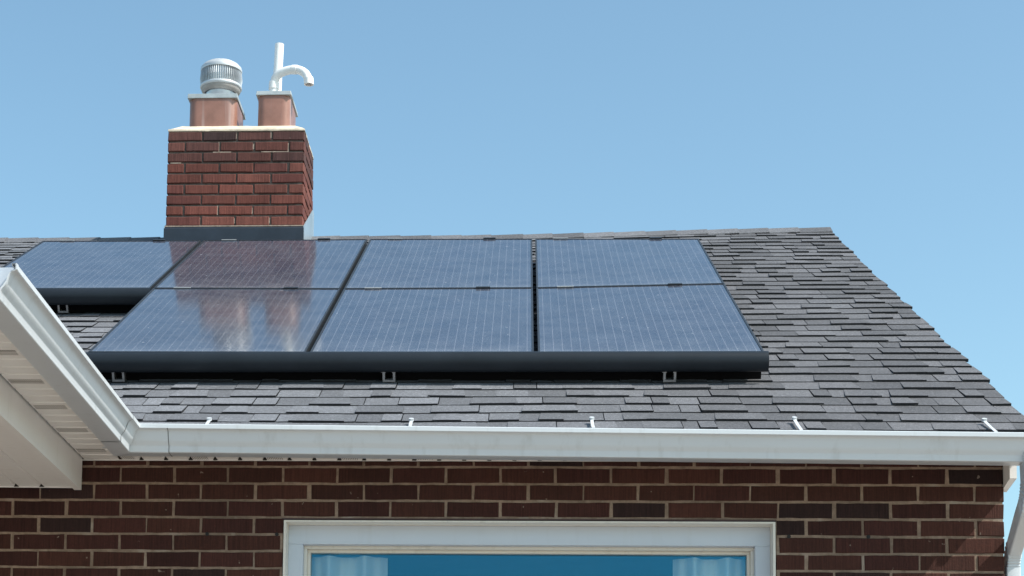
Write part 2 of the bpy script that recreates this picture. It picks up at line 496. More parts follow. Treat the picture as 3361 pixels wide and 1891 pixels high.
rm.face([(rx0, ry0, rz1), (rx1, ry0, rz1), (rx1, ry1, rz1), (rx0, ry1, rz1)])
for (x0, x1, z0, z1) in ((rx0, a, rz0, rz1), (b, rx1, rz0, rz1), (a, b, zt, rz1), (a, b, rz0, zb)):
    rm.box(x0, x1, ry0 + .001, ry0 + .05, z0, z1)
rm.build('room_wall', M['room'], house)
def curtain(x0, x1, label, seed):
    rnd = random.Random(seed); mb = MB(); n = 90; rows = [[], []]
    ph = rnd.uniform(0, 6)
    for k in range(n + 1):
        t = k / n; x = x0 + (x1 - x0) * t
        y = YW + .236 + .028 * math.sin(t * 13 + ph) + .010 * math.sin(t * 29 + ph * 2)
        rows[0].append((x, y, -.55)); rows[1].append((x, y, 1.215))
    mb.grid(rows); mb.grid([[(p[0], p[1] + .002, p[2]) for p in r] for r in rows])
    o = mb.build('curtain', M['curtain'], None, smooth=True)
    return tag(o, label, 'curtain', 'curtains behind the window')
curtain(-.90, -.56, 'pale folded curtain at the left side of the window', 3)
curtain(.66, .97, 'pale folded curtain at the right side of the window', 8)

# ------------------------------------------------------------------ roof
EXPO = .145; W0 = -.868; U_R = 4.0; U_L = -4.6
ncourse = int((4.57 - W0) / EXPO) + 1
rf = MB()
def tab(u0, u1, w, top, t, col, skew0=0, skew1=0):
    dz = random.uniform(-.0006, .0006); e0, e1 = random.uniform(-.004, .003), random.uniform(-.004, .003)
    c0 = random.uniform(0, .0018); c1 = random.uniform(0, .0018)
    a = [roofp(u0 + skew0, w + e0, -.002), roofp(u1 + skew1, w + e1, -.002), roofp(u1, top, -.004), roofp(u0, top, -.004)]
    b = [roofp(u0 + skew0, w + e0, t + dz + c0), roofp(u1 + skew1, w + e1, t + dz + c1), roofp(u1, top, .0005), roofp(u0, top, .0005)]
    rf.hexa(a + b, col)
    for q in (-4, -3, -1): rf.c[q] = (.022, .023, .026)   # black asphalt core on cut edges, darkened to paint the shade lines under tabs
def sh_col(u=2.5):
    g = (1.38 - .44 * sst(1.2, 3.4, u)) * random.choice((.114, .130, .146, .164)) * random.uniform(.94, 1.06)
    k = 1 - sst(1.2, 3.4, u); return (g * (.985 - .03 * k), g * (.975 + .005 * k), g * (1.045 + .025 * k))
for k in range(ncourse):
    w = W0 + k * EXPO; top = min(w + EXPO + .035, 4.60)
    if w > 4.52: break
    u = U_L - random.uniform(0, .3); endu = U_R + random.uniform(.0, .018)
    raised = random.random() < .5
    cut = random.uniform(0, .9)
    while u < endu:
        ln = random.choice((.075, .10, .13, .16, .19, .12)) * random.uniform(.88, 1.15)
        u1 = min(u + ln, endu)
        if endu - u1 < .05: u1 = endu
        t = random.uniform(.0095, .0125) if raised else random.uniform(.0045, .0065)
        sk = random.choice((.02, .012, 0, 0)) if raised else 0
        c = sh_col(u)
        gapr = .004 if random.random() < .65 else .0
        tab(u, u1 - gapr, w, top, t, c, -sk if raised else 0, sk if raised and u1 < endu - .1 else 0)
        u = u1; raised = not raised if random.random() < .78 else raised
roof = rf.build('roof', M['shingle'], house)
# sheathing under the shingles (with the far slope)
dk = MB(); rows_t, rows_b = [], []
nu = 24
for j in range(13):
    w = W0 + .01 + (4.575 - W0 - .01) * j / 12
    rows_t.append([roofp(U_L - .2 + (U_R - .012 - U_L + .2) * i / nu, w, -.005) for i in range(nu + 1)])
    rows_b.append([roofp(U_L - .2 + (U_R - .012 - U_L + .2) * i / nu, w, -.035) for i in range(nu + 1)])
dk.grid(rows_t); dk.grid(rows_b)
for rt, rb in ((rows_t[0], rows_b[0]), (rows_t[-1], rows_b[-1])): dk.grid([rt, rb])
dk.grid([[r[0] for r in rows_t], [r[0] for r in rows_b]]); dk.grid([[r[-1] for r in rows_t], [r[-1] for r in rows_b]])
dk.build('roof_deck', M['deck'], roof)
# far slope
fs = MB(); rid = [roofp(U_L - .2 + (U_R + .2 - U_L) * i / nu, 4.575, .004) for i in range(nu + 1)]
low = [Vector((p.x, p.y + 4.75, p.z - 4.75 * SP / CP)) for p in rid]
fs.grid([rid, low], col=(.11, .112, .116)); fs.grid([[p - Vector((0, 0, .04)) for p in rid], [p - Vector((0, 0, .04)) for p in low]], col=(.11, .112, .116))
fs.build('rear_slope', M['shingle'], roof)
# ridge caps
rc = MB(); u = U_R + .012
cl = .205
first = True
while u > U_L:
    uu = u - (cl + .09)
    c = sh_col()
    t0, t1 = (.030, .018)
    segs = []
    for (uq, tq) in ((u, t0), (uu, t1)):
        p = roofp(uq, 4.575, 0)
        q = random.uniform(-.002, .003)
        f = Vector((p.x, p.y - .135 * CP, p.z - .135 * SP + tq * .55)); r_ = Vector((p.x, p.y + .135 * CP, p.z - .135 * SP + tq * .55))
        a1 = Vector((p.x, p.y - .03, p.z + tq * .62 - .004)); a2 = Vector((p.x, p.y + .03, p.z + tq * .62 - .004))
        segs.append([f, a1, Vector((p.x, p.y, p.z + tq * .72 + q)), a2, r_])
    top_, bot = segs, [[x - Vector((0, 0, .014)) for x in s] for s in segs]
    rc.grid(top_, col=c); rc.grid(bot, col=c)
    for e in (0, 1): rc.grid([top_[e], bot[e]], col=c)
    rc.grid([[s[0] for s in top_], [s[0] for s in bot]], col=c)
    rc.grid([[s[-1] for s in top_], [s[-1] for s in bot]], col=c)
    u -= cl * random.uniform(.95, 1.05)
rc.build('ridge_cap', M['shingle'], roof)
# rake board under the right edge
rk = MB()
pa = [roofp(U_R - .055, w, -.04) for w in (W0 + .02, 4.56)]
for (x0, x1) in ((XA + U_R - .052, XA + U_R - .03),):
    p0, p1 = pa
    rk.hexa([(x0, p0.y, p0.z - .09), (x1, p0.y, p0.z - .09), (x1, p1.y, p1.z - .09), (x0, p1.y, p1.z - .09),
             (x0, p0.y, p0.z + .0), (x1, p0.y, p0.z + .0), (x1, p1.y, p1.z + .0), (x0, p1.y, p1.z + .0)])
rk.build('rake_board', M['white'], house)

# ------------------------------------------------------------------ main eave: fascia, soffit, return
ZS = 1.588; YF = 7.362
fa = MB(); fa.box(-1.70, XA + U_R - .055, YF, YF + .02, ZS - .002, 1.665)
fa.build('fascia', M['white'], house)
def grooved(mb, x0, x1, y0, y1, z, step, gw, gd, start, run='y', thick=.004):
    """sheet with V grooves running along y (or x)"""
    prof = []; p = start
    lo, hi = (x0, x1) if run == 'y' else (y0, y1)
    prof.append((lo, z))
    while p < hi - gw:
        if p > lo + gw: prof += [(p - gw / 2, z), (p - gw / 6, z + gd), (p + gw / 6, z + gd), (p + gw / 2, z)]
        p += step
    prof.append((hi, z))
    if run == 'y': rows = [[(q, y0, zz) for q, zz in prof], [(q, y1, zz) for q, zz in prof]]
    else: rows = [[(x0, q, zz) for q, zz in prof], [(x1, q, zz) for q, zz in prof]]
    mb.grid(rows); mb.grid([[(a_, b_, c_ + thick) for a_, b_, c_ in r] for r in rows])
so = MB(); grooved(so, -1.668, 1.975, YF + .004, YW - .003, ZS, .1045, .016, .011, -1.5855)
soff = so.build('soffit', painted_mat('main_soffit_aluminium', (.79, .765, .74), .4, .04,
      slots_fn(0, 0, .0075, .42, .3135, .62, .86)), house)
jc = MB()
jc.box(-1.84, 1.975, YW - .012, YW - .004, ZS - .005, ZS - .0005)
jc.build('trim_channel', M['soffit'], soff)
p = -1.5855; M['gap'] = simple('shadowed_gap', (.01, .009, .008), .9)
while p < 1.5:
    gn = MB(); gn.prism([(p - .012, YW - .018, ZS + .012), (p + .012, YW - .018, ZS + .012), (p + .008, YW - .018, ZS - .0045), (p - .008, YW - .018, ZS - .0045)], (0, .003, 0)); p += .1045
    gn.build('groove_gap', M['gap'], soff)
er = MB()
er.hexa([(1.977, 7.50, 1.494), (2.005, 7.50, 1.494), (2.005, 7.66, 1.468), (1.984, 7.66, 1.468),
         (1.977, 7.50, 1.60), (2.005, 7.50, 1.60), (2.005, 7.66, 1.62), (1.984, 7.66, 1.62)])
er.build('eave_return', M['soffit'], house)

# ------------------------------------------------------------------ gutters
GP = [(.004, .102), (0, .104), (0, 0), (.004, -.0015), (.076, -.001), (.079, .001), (.080, .004), (.080, .0215), (.082, .0255), (.087, .032), (.0935, .040), (.0965, .046),
      (.1000, .056), (.1038, .067), (.1070, .0755), (.1105, .0808), (.1165, .0845), (.1225, .0862),
      (.1255, .0865), (.1272, .088), (.1272, .1035), (.1255, .1055), (.115, .1055), (.1135, .104), (.1135, .097), (.1165, .097)]
def dense(path, maxl=.4):
    out = [path[0]]
    for a, b in zip(path, path[1:]):
        n = max(1, int((Vector(b) - Vector(a)).length / maxl))
        for k in range(1, n + 1): out.append(tuple(Vector(a).lerp(Vector(b), k / n)))
    return out
WV = Vector((.0292, -1, 0)).normalized()          # direction of the porch eave, away from the wall
WN = Vector((1, .0292, 0)).normalized()           # its outward normal
MIT = Vector((-1.52, 7.235, 1.656))               # inside corner of the lips
GH = .1055; GD = .1272
def lipz(x): return 1.656 - .0095 * (x + 1.52)
def main_pt(x, d, z, grow=0):
    return Vector((x, 7.235 + GD - d - grow, lipz(x) - GH + z - (grow if z < .01 else 0)))
def wing_pt(s, d, z, grow=0):
    base = MIT - WN * GD + WV * s
    q = base + WN * (d + grow); q.z = 1.656 - GH + z - (grow if z < .01 else 0); return q
def mitre_x(d): return MIT.x - (GD - d) * 1.03
def wing_s0(d): return -(GD - d) * 0.97
main_g = thing('gutter', 'long white gutter running level along the house eave below the shingles', 'gutter', 'white eave gutters')
def main_trough(x_from, x_to, grow=0, n=12, follow=False):
    mb = MB(); rows = []
    for k in range(n + 1):
        row = []
        for d, z in GP:
            xs = mitre_x(d) if (follow) else x_from
            x = xs + (x_to - xs) * k / n
            row.append(main_pt(x, d, z, grow))
        rows.append(row)
    mb.grid(rows)
    if not grow: mb.grid([[p + Vector((0, .0012, .0008)) for p in r] for r in rows])
    return mb
main_trough(0, 2.085, follow=True).build('trough', M['white'], main_g, smooth=True, angle=28)
main_trough(0, -1.408, .0016, 2, True).build('corner_piece', M['white'], main_g, smooth=True, angle=28)
def seam(mb, f):
    mb.grid([[f(e, d, z) for d, z in GP[2:20]] for e in (-.0013, .0013)])
sm = MB(); seam(sm, lambda e, d, z: main_pt(-1.408 + e, d, z, .0022)); sm.build('seam', M['seam'], main_g)
ec = MB(); ec.prism([main_pt(2.085, d, z) for d, z in GP[1:22]], (.002, 0, 0)); ec.build('end_cap', M['white'], main_g)
for (uu, px) in ((.680, -1.247), (1.512, -.429), (2.246, .284), (3.060, 1.095), (3.813, 1.843)):
    st = MB()
    p1 = roofp(uu, -.752, .019); p0 = Vector((XA + uu, 7.245, lipz(XA + uu) + .001))
    pm = roofp(uu, -.86, .020)
    hw = .0065
    pts = [p0, pm, p1 - (p1 - pm) * .25, p1]
    rws = [[q + Vector((-hw, 0, 0)), q + Vector((hw, 0, 0))] for q in pts]
    up = Vector((0, -SP, CP)) * .0025
    st.grid(rws); st.grid([[q + up for q in r] for r in rws])
    for k in range(3):
        for s in (0, 1): st.face([rws[k][s], rws[k + 1][s], rws[k + 1][s] + up, rws[k][s] + up])
    st.face([rws[3][0], rws[3][1], rws[3][1] + up, rws[3][0] + up])
    c = p1 - (p1 - pm).normalized() * .012
    nrm = Vector((0, -SP, CP))
    st.tube([c, c + nrm * .011], .0105, 10)
    st.build('hanger_strap', M['strap'], main_g)
# porch gutter
wing_g = thing('gutter', 'white porch gutter running towards the viewer at the left, its end capped', 'gutter', 'white eave gutters')
SEND = (MIT - Vector((-1.459, 5.17, 1.656))).length
def wing_trough(s_to, grow=0, n=10):
    mb = MB(); rows = []
    for k in range(n + 1):
        rows.append([wing_pt(wing_s0(d) + (s_to - wing_s0(d)) * k / n, d, z, grow) for d, z in GP])
    mb.grid(rows)
    if not grow: mb.grid([[p + Vector((-.0012, 0, .0008)) for p in r] for r in rows])
    return mb
wing_trough(SEND).build('trough', M['white'], wing_g, smooth=True, angle=28)
wing_trough(.15, .0016, 2).build('corner_piece', M['white'], wing_g, smooth=True, angle=28)
sm = MB(); seam(sm, lambda e, d, z: wing_pt(.15 + e, d, z, .0022)); sm.build('seam', M['seam'], wing_g)
ec = MB(); ec.prism([wing_pt(SEND - .04, d, z) for d, z in GP[1:22]], WV * .002)
rim = []
for (d, z) in GP[1:22]:
    pass
ecp = ec.build('end_cap', M['frame_white'], wing_g)
rm_ = MB()
rr = [wing_pt(SEND - .012, d, z, .0018) for d, z in GP[1:22]], [wing_pt(SEND + .0035, d, z, .0018) for d, z in GP[1:22]], [wing_pt(SEND + .0035, d - .003, z + (.003 if z < .05 else -.003), 0) for d, z in GP[1:22]]
rm_.grid(rr)
rm_.build('end_cap_rim', M['white'], wing_g, smooth=True, angle=28)

# ------------------------------------------------------------------ porch: fascia, soffit, beam, ceiling, roof
def wp(s, d, z):           # s along the porch eave from the wall-side corner, d outwards from the gutter back
    q = MIT - WN * GD + WV * s + WN * d; return Vector((q.x, q.y, z))
def beam_s(y): return (MIT.y - y)
S_W = -(YW - MIT.y) + .006      # at the wall
pf = MB()
SE = 2.55
pf.hexa([wp(-.125, -.022, ZS - .006), wp(-.125, -.002, ZS - .006), wp(SE, -.002, ZS - .006), wp(SE, -.022, ZS - .006),
         wp(-.125, -.022, 1.665), wp(-.125, -.002, 1.665), wp(SE, -.002, 1.665), wp(SE, -.022, 1.665)])
pf.build('porch_fascia', M['soffit'], house)
BD = -.180                     # beam face offset from the gutter back
ps = MB()
# soffit panels run across the eave, grooves every 0.1 m
prof = []; s = -.36
def so_row(d): 
    out = []; s = S_W
    while s < SE:
        out += [wp(s, d, ZS), wp(s + .083, d, ZS), wp(s + .088, d, ZS + .007), wp(s + .097, d, ZS + .007)]; s += .1022
    return out
r0, r1 = so_row(-.024), so_row(BD + .007)
ps.grid([r0, r1]); ps.grid([[p + Vector((0, 0, .004)) for p in r] for r in (r0, r1)])
psf = ps.build('porch_soffit', M['soffit'], house)
M['slot'] = simple('dark_slot', (.26, .24, .22), .9)
# perforated strips of the porch soffit
for s0 in (-.235, .145, .53, .915, 1.30, 1.685, 2.07):
    pv = MB()
    for k in range(18):
        for q_ in range(2):
            d0 = -.050 - k * .0066; d1 = d0 - .0022; s_ = s0 + q_ * .034
            pv.hexa([wp(s_, d1, ZS - .0012), wp(s_, d0, ZS - .0012), wp(s_ + .028, d0, ZS - .0012), wp(s_ + .028, d1, ZS - .0012),
                     wp(s_, d1, ZS + .001), wp(s_, d0, ZS + .001), wp(s_ + .028, d0, ZS + .001), wp(s_ + .028, d1, ZS + .001)])
    pv.build('vent_slot', M['slot'], psf)
bmn = MB()
zb0, zc0 = 1.455, 1.469
bmn.hexa([wp(S_W, BD - .03, zb0), wp(S_W, BD, zb0), wp(SE, BD, zb0), wp(SE, BD - .03, zb0),
          wp(S_W, BD - .03, 1.66), wp(S_W, BD, 1.66), wp(SE, BD, 1.66), wp(SE, BD - .03, 1.66)])
bmn.build('porch_beam', M['soffit'], house)
pc = MB(); rows = [[], []]
d = BD - .031; prof = [(d, zc0), (d - .09, zc0)]
dd = d - .135
for k in range(28):
    prof += [(dd + .008, zc0), (dd + .003, zc0 + .010), (dd - .003, zc0 + .010), (dd - .008, zc0)]; dd -= .1075
prof.append((dd, zc0))
for s, r in ((S_W, rows[0]), (SE, rows[1])): r += [wp(s, d_, z_) for d_, z_ in prof]
pc.grid(rows); pc.grid([[p + Vector((0, 0, .004)) for p in r] for r in rows])
pcl = pc.build('porch_ceiling', M['soffit'], house)
dd = BD - .031 - .135
for k in range(12):
    a_, b_, c_, e_ = wp(S_W + .010, dd - .010, zc0 - .004), wp(S_W + .010, dd + .010, zc0 - .004), wp(S_W + .010, dd + .006, zc0 + .011), wp(S_W + .010, dd - .006, zc0 + .011)
    gh = MB(); gh.prism([a_, b_, c_, e_], WV * .003); dd -= .1075
    gh.build('groove_gap', M['gap'], pcl)
pj = MB(); pj.hexa([wp(S_W, -3.2, zc0 - .006), wp(S_W, BD - .032, zc0 - .006), wp(S_W + .009, BD - .032, zc0 - .006), wp(S_W + .009, -3.2, zc0 - .006),
                    wp(S_W, -3.2, zc0 - .001), wp(S_W, BD - .032, zc0 - .001), wp(S_W + .009, BD - .032, zc0 - .001), wp(S_W + .009, -3.2, zc0 - .001)])
pj.build('trim_channel', M['soffit'], pcl)
pr = MB()
q = [wp(-.2, .01, 1.652), wp(SE, .01, 1.652), wp(SE, -3.2, 1.652 + 3.2 * .5), wp(-3.4, -3.2, 1.652 + 3.2 * .5)]
pr.hexa(q + [p + Vector((0, 0, .025)) for p in q], (.11, .112, .116))
pr.build('porch_roof', M['shingle'], house)
pg = MB(); pg.prism([wp(SE + .003, .012, 1.44), wp(SE + .003, -3.2, 1.44), wp(SE + .003, -3.2, 3.27), wp(SE + .003, .012, 1.672)], WV * .02)
pg.build('porch_gable', M['soffit'], house)
pp = MB(); c = wp(SE - .12, BD - .09, 0)
pp.box(c.x - .05, c.x + .05, c.y - .05, c.y + .05, -ZC, zb0 - .002)
pp.build('porch_post', M['white'], house, bevel=.006)

# ------------------------------------------------------------------ downspout
ds = thing('downspout', 'white downspout bending back under the gutter end to the brick corner', 'downspout')
def rect_path(mb, path, hx, hy):
    rows = []
    for k, (p, t, s) in enumerate(path):
        p = Vector(p); t = Vector(t).normalized(); x = Vector((1, 0, 0)); x = (x - t * x.dot(t)).normalized(); y = t.cross(x)
        rr = .006
        pts = []
        for (cx_, cy_, a0) in ((1, 1, 0), (-1, 1, 90), (-1, -1, 180), (1, -1, 270)):
            for q in range(4):
                an = R(a0 + q * 30)
                pts.append(p + x * (cx_ * (hx * s - rr) + rr * math.cos(an)) + y * (cy_ * (hy * s - rr) + rr * math.sin(an)))
        rows.append(pts)
    mb.grid(rows, close_u=True)
def elbow(p0, t0, p1, t1, n=13):
    out = []; p0, p1, t0, t1 = map(Vector, (p0, p1, t0, t1)); l = (p1 - p0).length
    for k in range(n + 1):
        t = k / n
        h = (2 * t**3 - 3 * t**2 + 1) * p0 + (t**3 - 2 * t**2 + t) * l * t0 + (-2 * t**3 + 3 * t**2) * p1 + (t**3 - t**2) * l * t1
        dh = (6 * t * t - 6 * t) * p0 + (3 * t * t - 4 * t + 1) * l * t0 + (-6 * t * t + 6 * t) * p1 + (3 * t * t - 2 * t) * l * t1
        out.append((h, dh, 1.0 if k % 2 else .93))
    return out
TD = Vector((.006, .30, -.185)).normalized()
A0 = (2.000, 7.300, 1.545); A1 = (2.000, 7.300, 1.44); A2 = Vector(A1) + Vector((.0015, .055, -.095))
B2 = Vector((2.0255, 7.685, 1.135)); B1 = B2 + Vector((-.0015, -.055, .095))
TD = (B1 - A2).normalized()
e1 = MB(); rect_path(e1, [(A0, (0, 0, -1), 1.0)] + elbow(A1, (0, 0, -1), A2, TD), .029, .040)
e1.build('elbow', M['white'], ds, smooth=True, angle=8)
e2 = MB(); rect_path(e2, [(A2 - TD * .004, TD, 1.03), (A2 + TD * .09, TD, 1.03)] + elbow(B1, TD, B2, (0, 0, -1)), .0275, .039)
e2.build('elbow', M['white'], ds, smooth=True, angle=8)
sp = MB(); rect_path(sp, [((2.0255, 7.685, 1.155), (0, 0, -1), 1.05), ((2.0255, 7.685, -ZC + .06), (0, 0, -1), 1.05)], .0275, .039)
sp.build('pipe', M['white'], ds, smooth=True)
for z in (.2, -1.0):
    bd = MB(); bd.box(XR + .002, 2.058, 7.64, 7.73, z, z + .03)
    bd.build('bracket', M['white'], ds)

# ------------------------------------------------------------------ solar panels
DU = {(0, 0): .0066, (1, 0): -.0044, (2, 0): -.001, (3, 0): -.0019, (0, 1): -.0078, (1, 1): -.0017, (2, 1): .003, (3, 1): -.0095,
      (0, 2): -.0057, (1, 2): .0095, (2, 2): .0068, (3, 2): .0005, (-1, 2): .0012, (-1, 1): 0}
DZ = {(0, 0): .0033, (1, 0): .0003, (2, 0): -.0014, (3, 0): -.0018, (0, 1): -.0003, (1, 1): -.0071, (2, 1): -.0062, (3, 1): .0119,
      (0, 2): .0026, (1, 2): .0064, (2, 2): .0029, (3, 2): -.0025, (-1, 2): .0059, (-1, 1): 0}
def panel(i, j, label):
    o = thing('solar_panel', label, 'solar panel', 'black solar panels on the roof')
    ga, gb = .0095, .006
    def P(s, t, h, inset=0):
        """s, t in 0..1 over the panel"""
        du = (DU[i, j] * (1 - s) + DU[i + 1, j] * s) * (1 - t) + (DU[i, j + 1] * (1 - s) + DU[i + 1, j + 1] * s) * t
        dz = (DZ[i, j] * (1 - s) + DZ[i + 1, j] * s) * (1 - t) + (DZ[i, j + 1] * (1 - s) + DZ[i + 1, j + 1] * s) * t
        u0, u1 = i * PW + ga + inset, (i + 1) * PW - ga - inset
        w0, w1 = j * L + gb + inset, (j + 1) * L - gb - inset
        if j == 0: w0 = inset
        p = arr(u0 + (u1 - u0) * s + du, w0 + (w1 - w0) * t, h); p.z += dz
        return p
    C4 = ((0, 0), (1, 0), (1, 1), (0, 1))
    fm = MB(); e = .009
    top_o = [P(s, t, 0) for s, t in C4]; top_i = [P(s, t, 0, e) for s, t in C4]
    bot_o = [P(s, t, .042) for s, t in C4]; in_l = [P(s, t, .006, e) for s, t in C4]
    for k in range(4):
        q = (k + 1) % 4
        fm.face([top_o[k], top_o[q], top_i[q], top_i[k]]); fm.face([bot_o[k], bot_o[q], top_o[q], top_o[k]]); fm.face([top_i[k], top_i[q], in_l[q], in_l[k]])
    fm.face(bot_o[::-1])
    fm.build('frame', M['black_metal'], o)
    me = bpy.data.meshes.new('glass')
    n = 6; vs, fs_, uvs = [], [], []
    for b_ in range(n + 1):
        for a_ in range(n + 1): vs.append(P(a_ / n, b_ / n, .003, e)); uvs.append((a_ / n, b_ / n))
    for b_ in range(n):
        for a_ in range(n): k = b_ * (n + 1) + a_; fs_.append((k, k + 1, k + n + 2, k + n + 1))
    me.from_pydata(vs, [], fs_); uvl = me.uv_layers.new(name='UVMap')
    for lp in me.loops: uvl.data[lp.index].uv = uvs[lp.vertex_index]
    me.materials.append(M['cells']); me.polygons.foreach_set('use_smooth', [True] * len(me.polygons))
    g_ = bpy.data.objects.new('glass', me); scene.collection.objects.link(g_); g_.parent = o
    ck = MB()
    q = [P(.11, 1, -.0005), P(.20, 1, -.0005)]
    dv = Vector((0, CP, SP))
    lo = [x - dv * .009 for x in q]; hi = [x + dv * .007 for x in q]; nr = Vector((0, -SP, CP)) * .004
    ck.hexa([lo[0], lo[1], hi[1], hi[0], lo[0] + nr, lo[1] + nr, hi[1] + nr, hi[0] + nr])
    ck.build('clip', M['clip'], o)
    ck = MB(); q = [P(.70, 1, -.0005), P(.775, 1, -.0005)]
    lo = [x - dv * .012 for x in q]; hi = [x + dv * .012 for x in q]; nr = Vector((0, -SP, CP)) * .006
    ck.hexa([lo[0], lo[1], hi[1], hi[0], lo[0] + nr, lo[1] + nr, hi[1] + nr, hi[0] + nr])
    ck.build('clip', M['black_metal'], o)
    return o
panel(0, 0, 'lower row solar panel farthest left, with the bright flue reflections along its bottom edge')
panel(1, 0, 'middle solar panel of the lower row')
panel(2, 0, 'solar panel at the lower right corner of the array, beside open shingles')
panel(-1, 1, 'solar panel at the upper left, projecting past the lower row towards the porch gutter')
panel(0, 1, 'upper row solar panel directly below the chimney, mirroring its red bricks')
panel(1, 1, 'upper row solar panel just right of the one below the chimney')
panel(2, 1, 'solar panel at the upper right corner of the array, nearest the bare ridge end')

def skirt(u0, u1, w, label):
    mb = MB()
    prof = [(.004, .0), (-.008, -.0008), (-.020, .003), (-.031, .010), (-.040, .021), (-.046, .035), (-.0475, .050), (-.0445, .065), (-.037, .078), (-.026, .086), (-.022, .086), (-.031, .075), (-.038, .062), (-.041, .049), (-.039, .037), (-.034, .026), (-.026, .018), (-.016, .012), (.002, .010)]
    n = 12
    rows = [[arr(u0 + (u1 - u0) * k / n, w + a_, h_) for a_, h_ in prof] for k in range(n + 1)]
    mb.grid(rows, close_u=True); mb.face(rows[0][::-1]); mb.face(rows[-1])
    o = mb.build('array_skirt', M['skirt'], None, smooth=True, angle=50)
    return tag(o, label, 'skirt', 'black skirts along the panel rows')
def shade_plate(sk, u0, u1, w):  # added black plate standing in for the deep shade under the panels
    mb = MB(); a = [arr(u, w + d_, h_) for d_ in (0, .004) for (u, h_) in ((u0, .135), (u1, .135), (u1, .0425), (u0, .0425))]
    mb.hexa(a); mb.build('shade_strip', M['shade_plate'], sk)
M['shade_plate'] = simple('black_shade', (.006, .006, .007), .8, spec=.1)
sk1 = skirt(.004, 3 * PW + .006, -.001, 'long black curved skirt along the bottom edge of the lower panel row')
sk2 = skirt(-PW + .004, -.012, L + .002, 'short black curved skirt under the upper left solar panel')
shade_plate(sk1, .01, 3 * PW - .015, .032)
shade_plate(sk2, -PW + .012, -.012, L + .035)
def rail(u, w0, w1, label):
    mb = MB(); hw = .028
    # open channel with inward lips
    pr_ = [(-hw, .132), (hw, .132), (hw, .086), (hw + .004, .082), (hw - .014, .082), (hw - .014, .088), (hw - .010, .092), (hw - .010, .122), (-hw + .010, .122),
           (-hw + .010, .092), (-hw + .014, .088), (-hw + .014, .082), (-hw - .008, .082), (-hw - .008, .087), (-hw, .090)]
    rows = [[arr(u + a_, w, h_) for a_, h_ in pr_] for w in (w0, w1)]
    mb.grid(rows, close_u=True); mb.face(rows[0][::-1]); mb.face(rows[1])
    o = mb.build('mounting_rail', M['alu'], None)
    return tag(o, label, 'mounting rail', 'aluminium rails holding the panels')
rail(.147, -.012, 3.2, 'mounting rail end below the skirt nearest the porch gutter corner')
rail(1.370, -.022, 3.2, 'mounting rail end below the middle of the long skirt')
rail(2.614, -.026, 3.2, 'mounting rail end below the long skirt near its right end')
rail(-.497, L + .0, 3.2, 'mounting rail end below the short upper skirt at the left')

# ------------------------------------------------------------------ chimney
YC, YB = 11.709, 12.25
CX0 = -2.325; CX1 = CX0 + 4 * BA - MO
ZB = 3.993
chb = MB()
def chcol(row, x):
    b = random.uniform(.85, 1.18)
    c = random.choice(((.190, .062, .046), (.168, .056, .042), (.205, .072, .054), (.150, .050, .041)))
    soot = {8: .95, 7: .6, 6: .75}.get(row, .18) * random.uniform(.55, 1.0)
    gy = (.062, .040, .040)
    return tuple((x_ * (1 - soot) + y_ * soot) * b for x_, y_ in zip(c, gy))
CM = .0135
for row in range(-2, 9):
    z0 = ZB + row * BB + CM / 2; z1 = ZB + (row + 1) * BB - CM / 2
    if row % 2 == 0: xs = [0, 1, 2, 3, 4]
    else: xs = [0, .5, 1.5, 2.5, 3.5, 4]
    for a_, b_ in zip(xs, xs[1:]):
        x0 = CX0 + a_ * BA + (CM / 2 if a_ else 0) + random.uniform(-.002, .002) * (a_ > 0)
        x1 = CX0 + b_ * BA - CM / 2 - (MO - CM) / 2 + random.uniform(-.002, .002)
        if b_ == 4: x1 = CX1
        jy = random.uniform(-.0015, .0015); jx = random.uniform(-.003, .002) if b_ == 4 else 0
        brick(chb, x0, x1 + jx, YC + jy, YC + .105, z0, z1, chcol(row, x0), .004)
        brick(chb, x0, x1 + jx, YB - .105, YB, z0, z1, chcol(row, x0), .004)
    y = YC + .105 + CM; first = row % 2 == 0
    while y < YB - .108:
        ln = (BA / 2 - CM) if first else (BA - CM); first = False
        y1 = min(y + ln, YB - .106)
        brick(chb, CX1 - .1, CX1 + random.uniform(-.003, .002), y, y1, z0, z1, chcol(row, 9), .004, 'x')
        brick(chb, CX0, CX0 + .1, y, y1, z0, z1, chcol(row, 9), .004, 'x'); y = y1 + CM
for (row, n_) in ((8, 2), (8, 3), (7, 2.5), (7, 1.5), (0, 1), (0, 2), (0, 3), (1, 1.5), (1, 2.5), (7, 3.5)):
    xj = CX0 + n_ * BA - MO / 2 + .001
    chb.box(xj - .004, xj + random.uniform(.001, .004), YC + .004, YC + .02, ZB + row * BB + .002 + random.uniform(0, .02), ZB + (row + 1) * BB + random.uniform(-.02, .002), (1, 1, 1), 2)
for (x0_, x1_, row) in ((.30, .42, 7), (.62, .80, 7), (.02, .09, 6)):
    chb.box(CX0 + x0_, CX0 + x1_, YC + .002, YC + .02, ZB + row * BB - .004, ZB + row * BB + .002, (1, 1, 1), 2)
chb.box(CX0 + .011, CX1 - .011, YC + .011, YB - .011, ZB - 2.2 * BB, ZB + 9 * BB, (1, 1, 1), 1)
chim = chb.build('chimney', [M['chim_brick'], M['dark_mortar'], M['smear']], house)
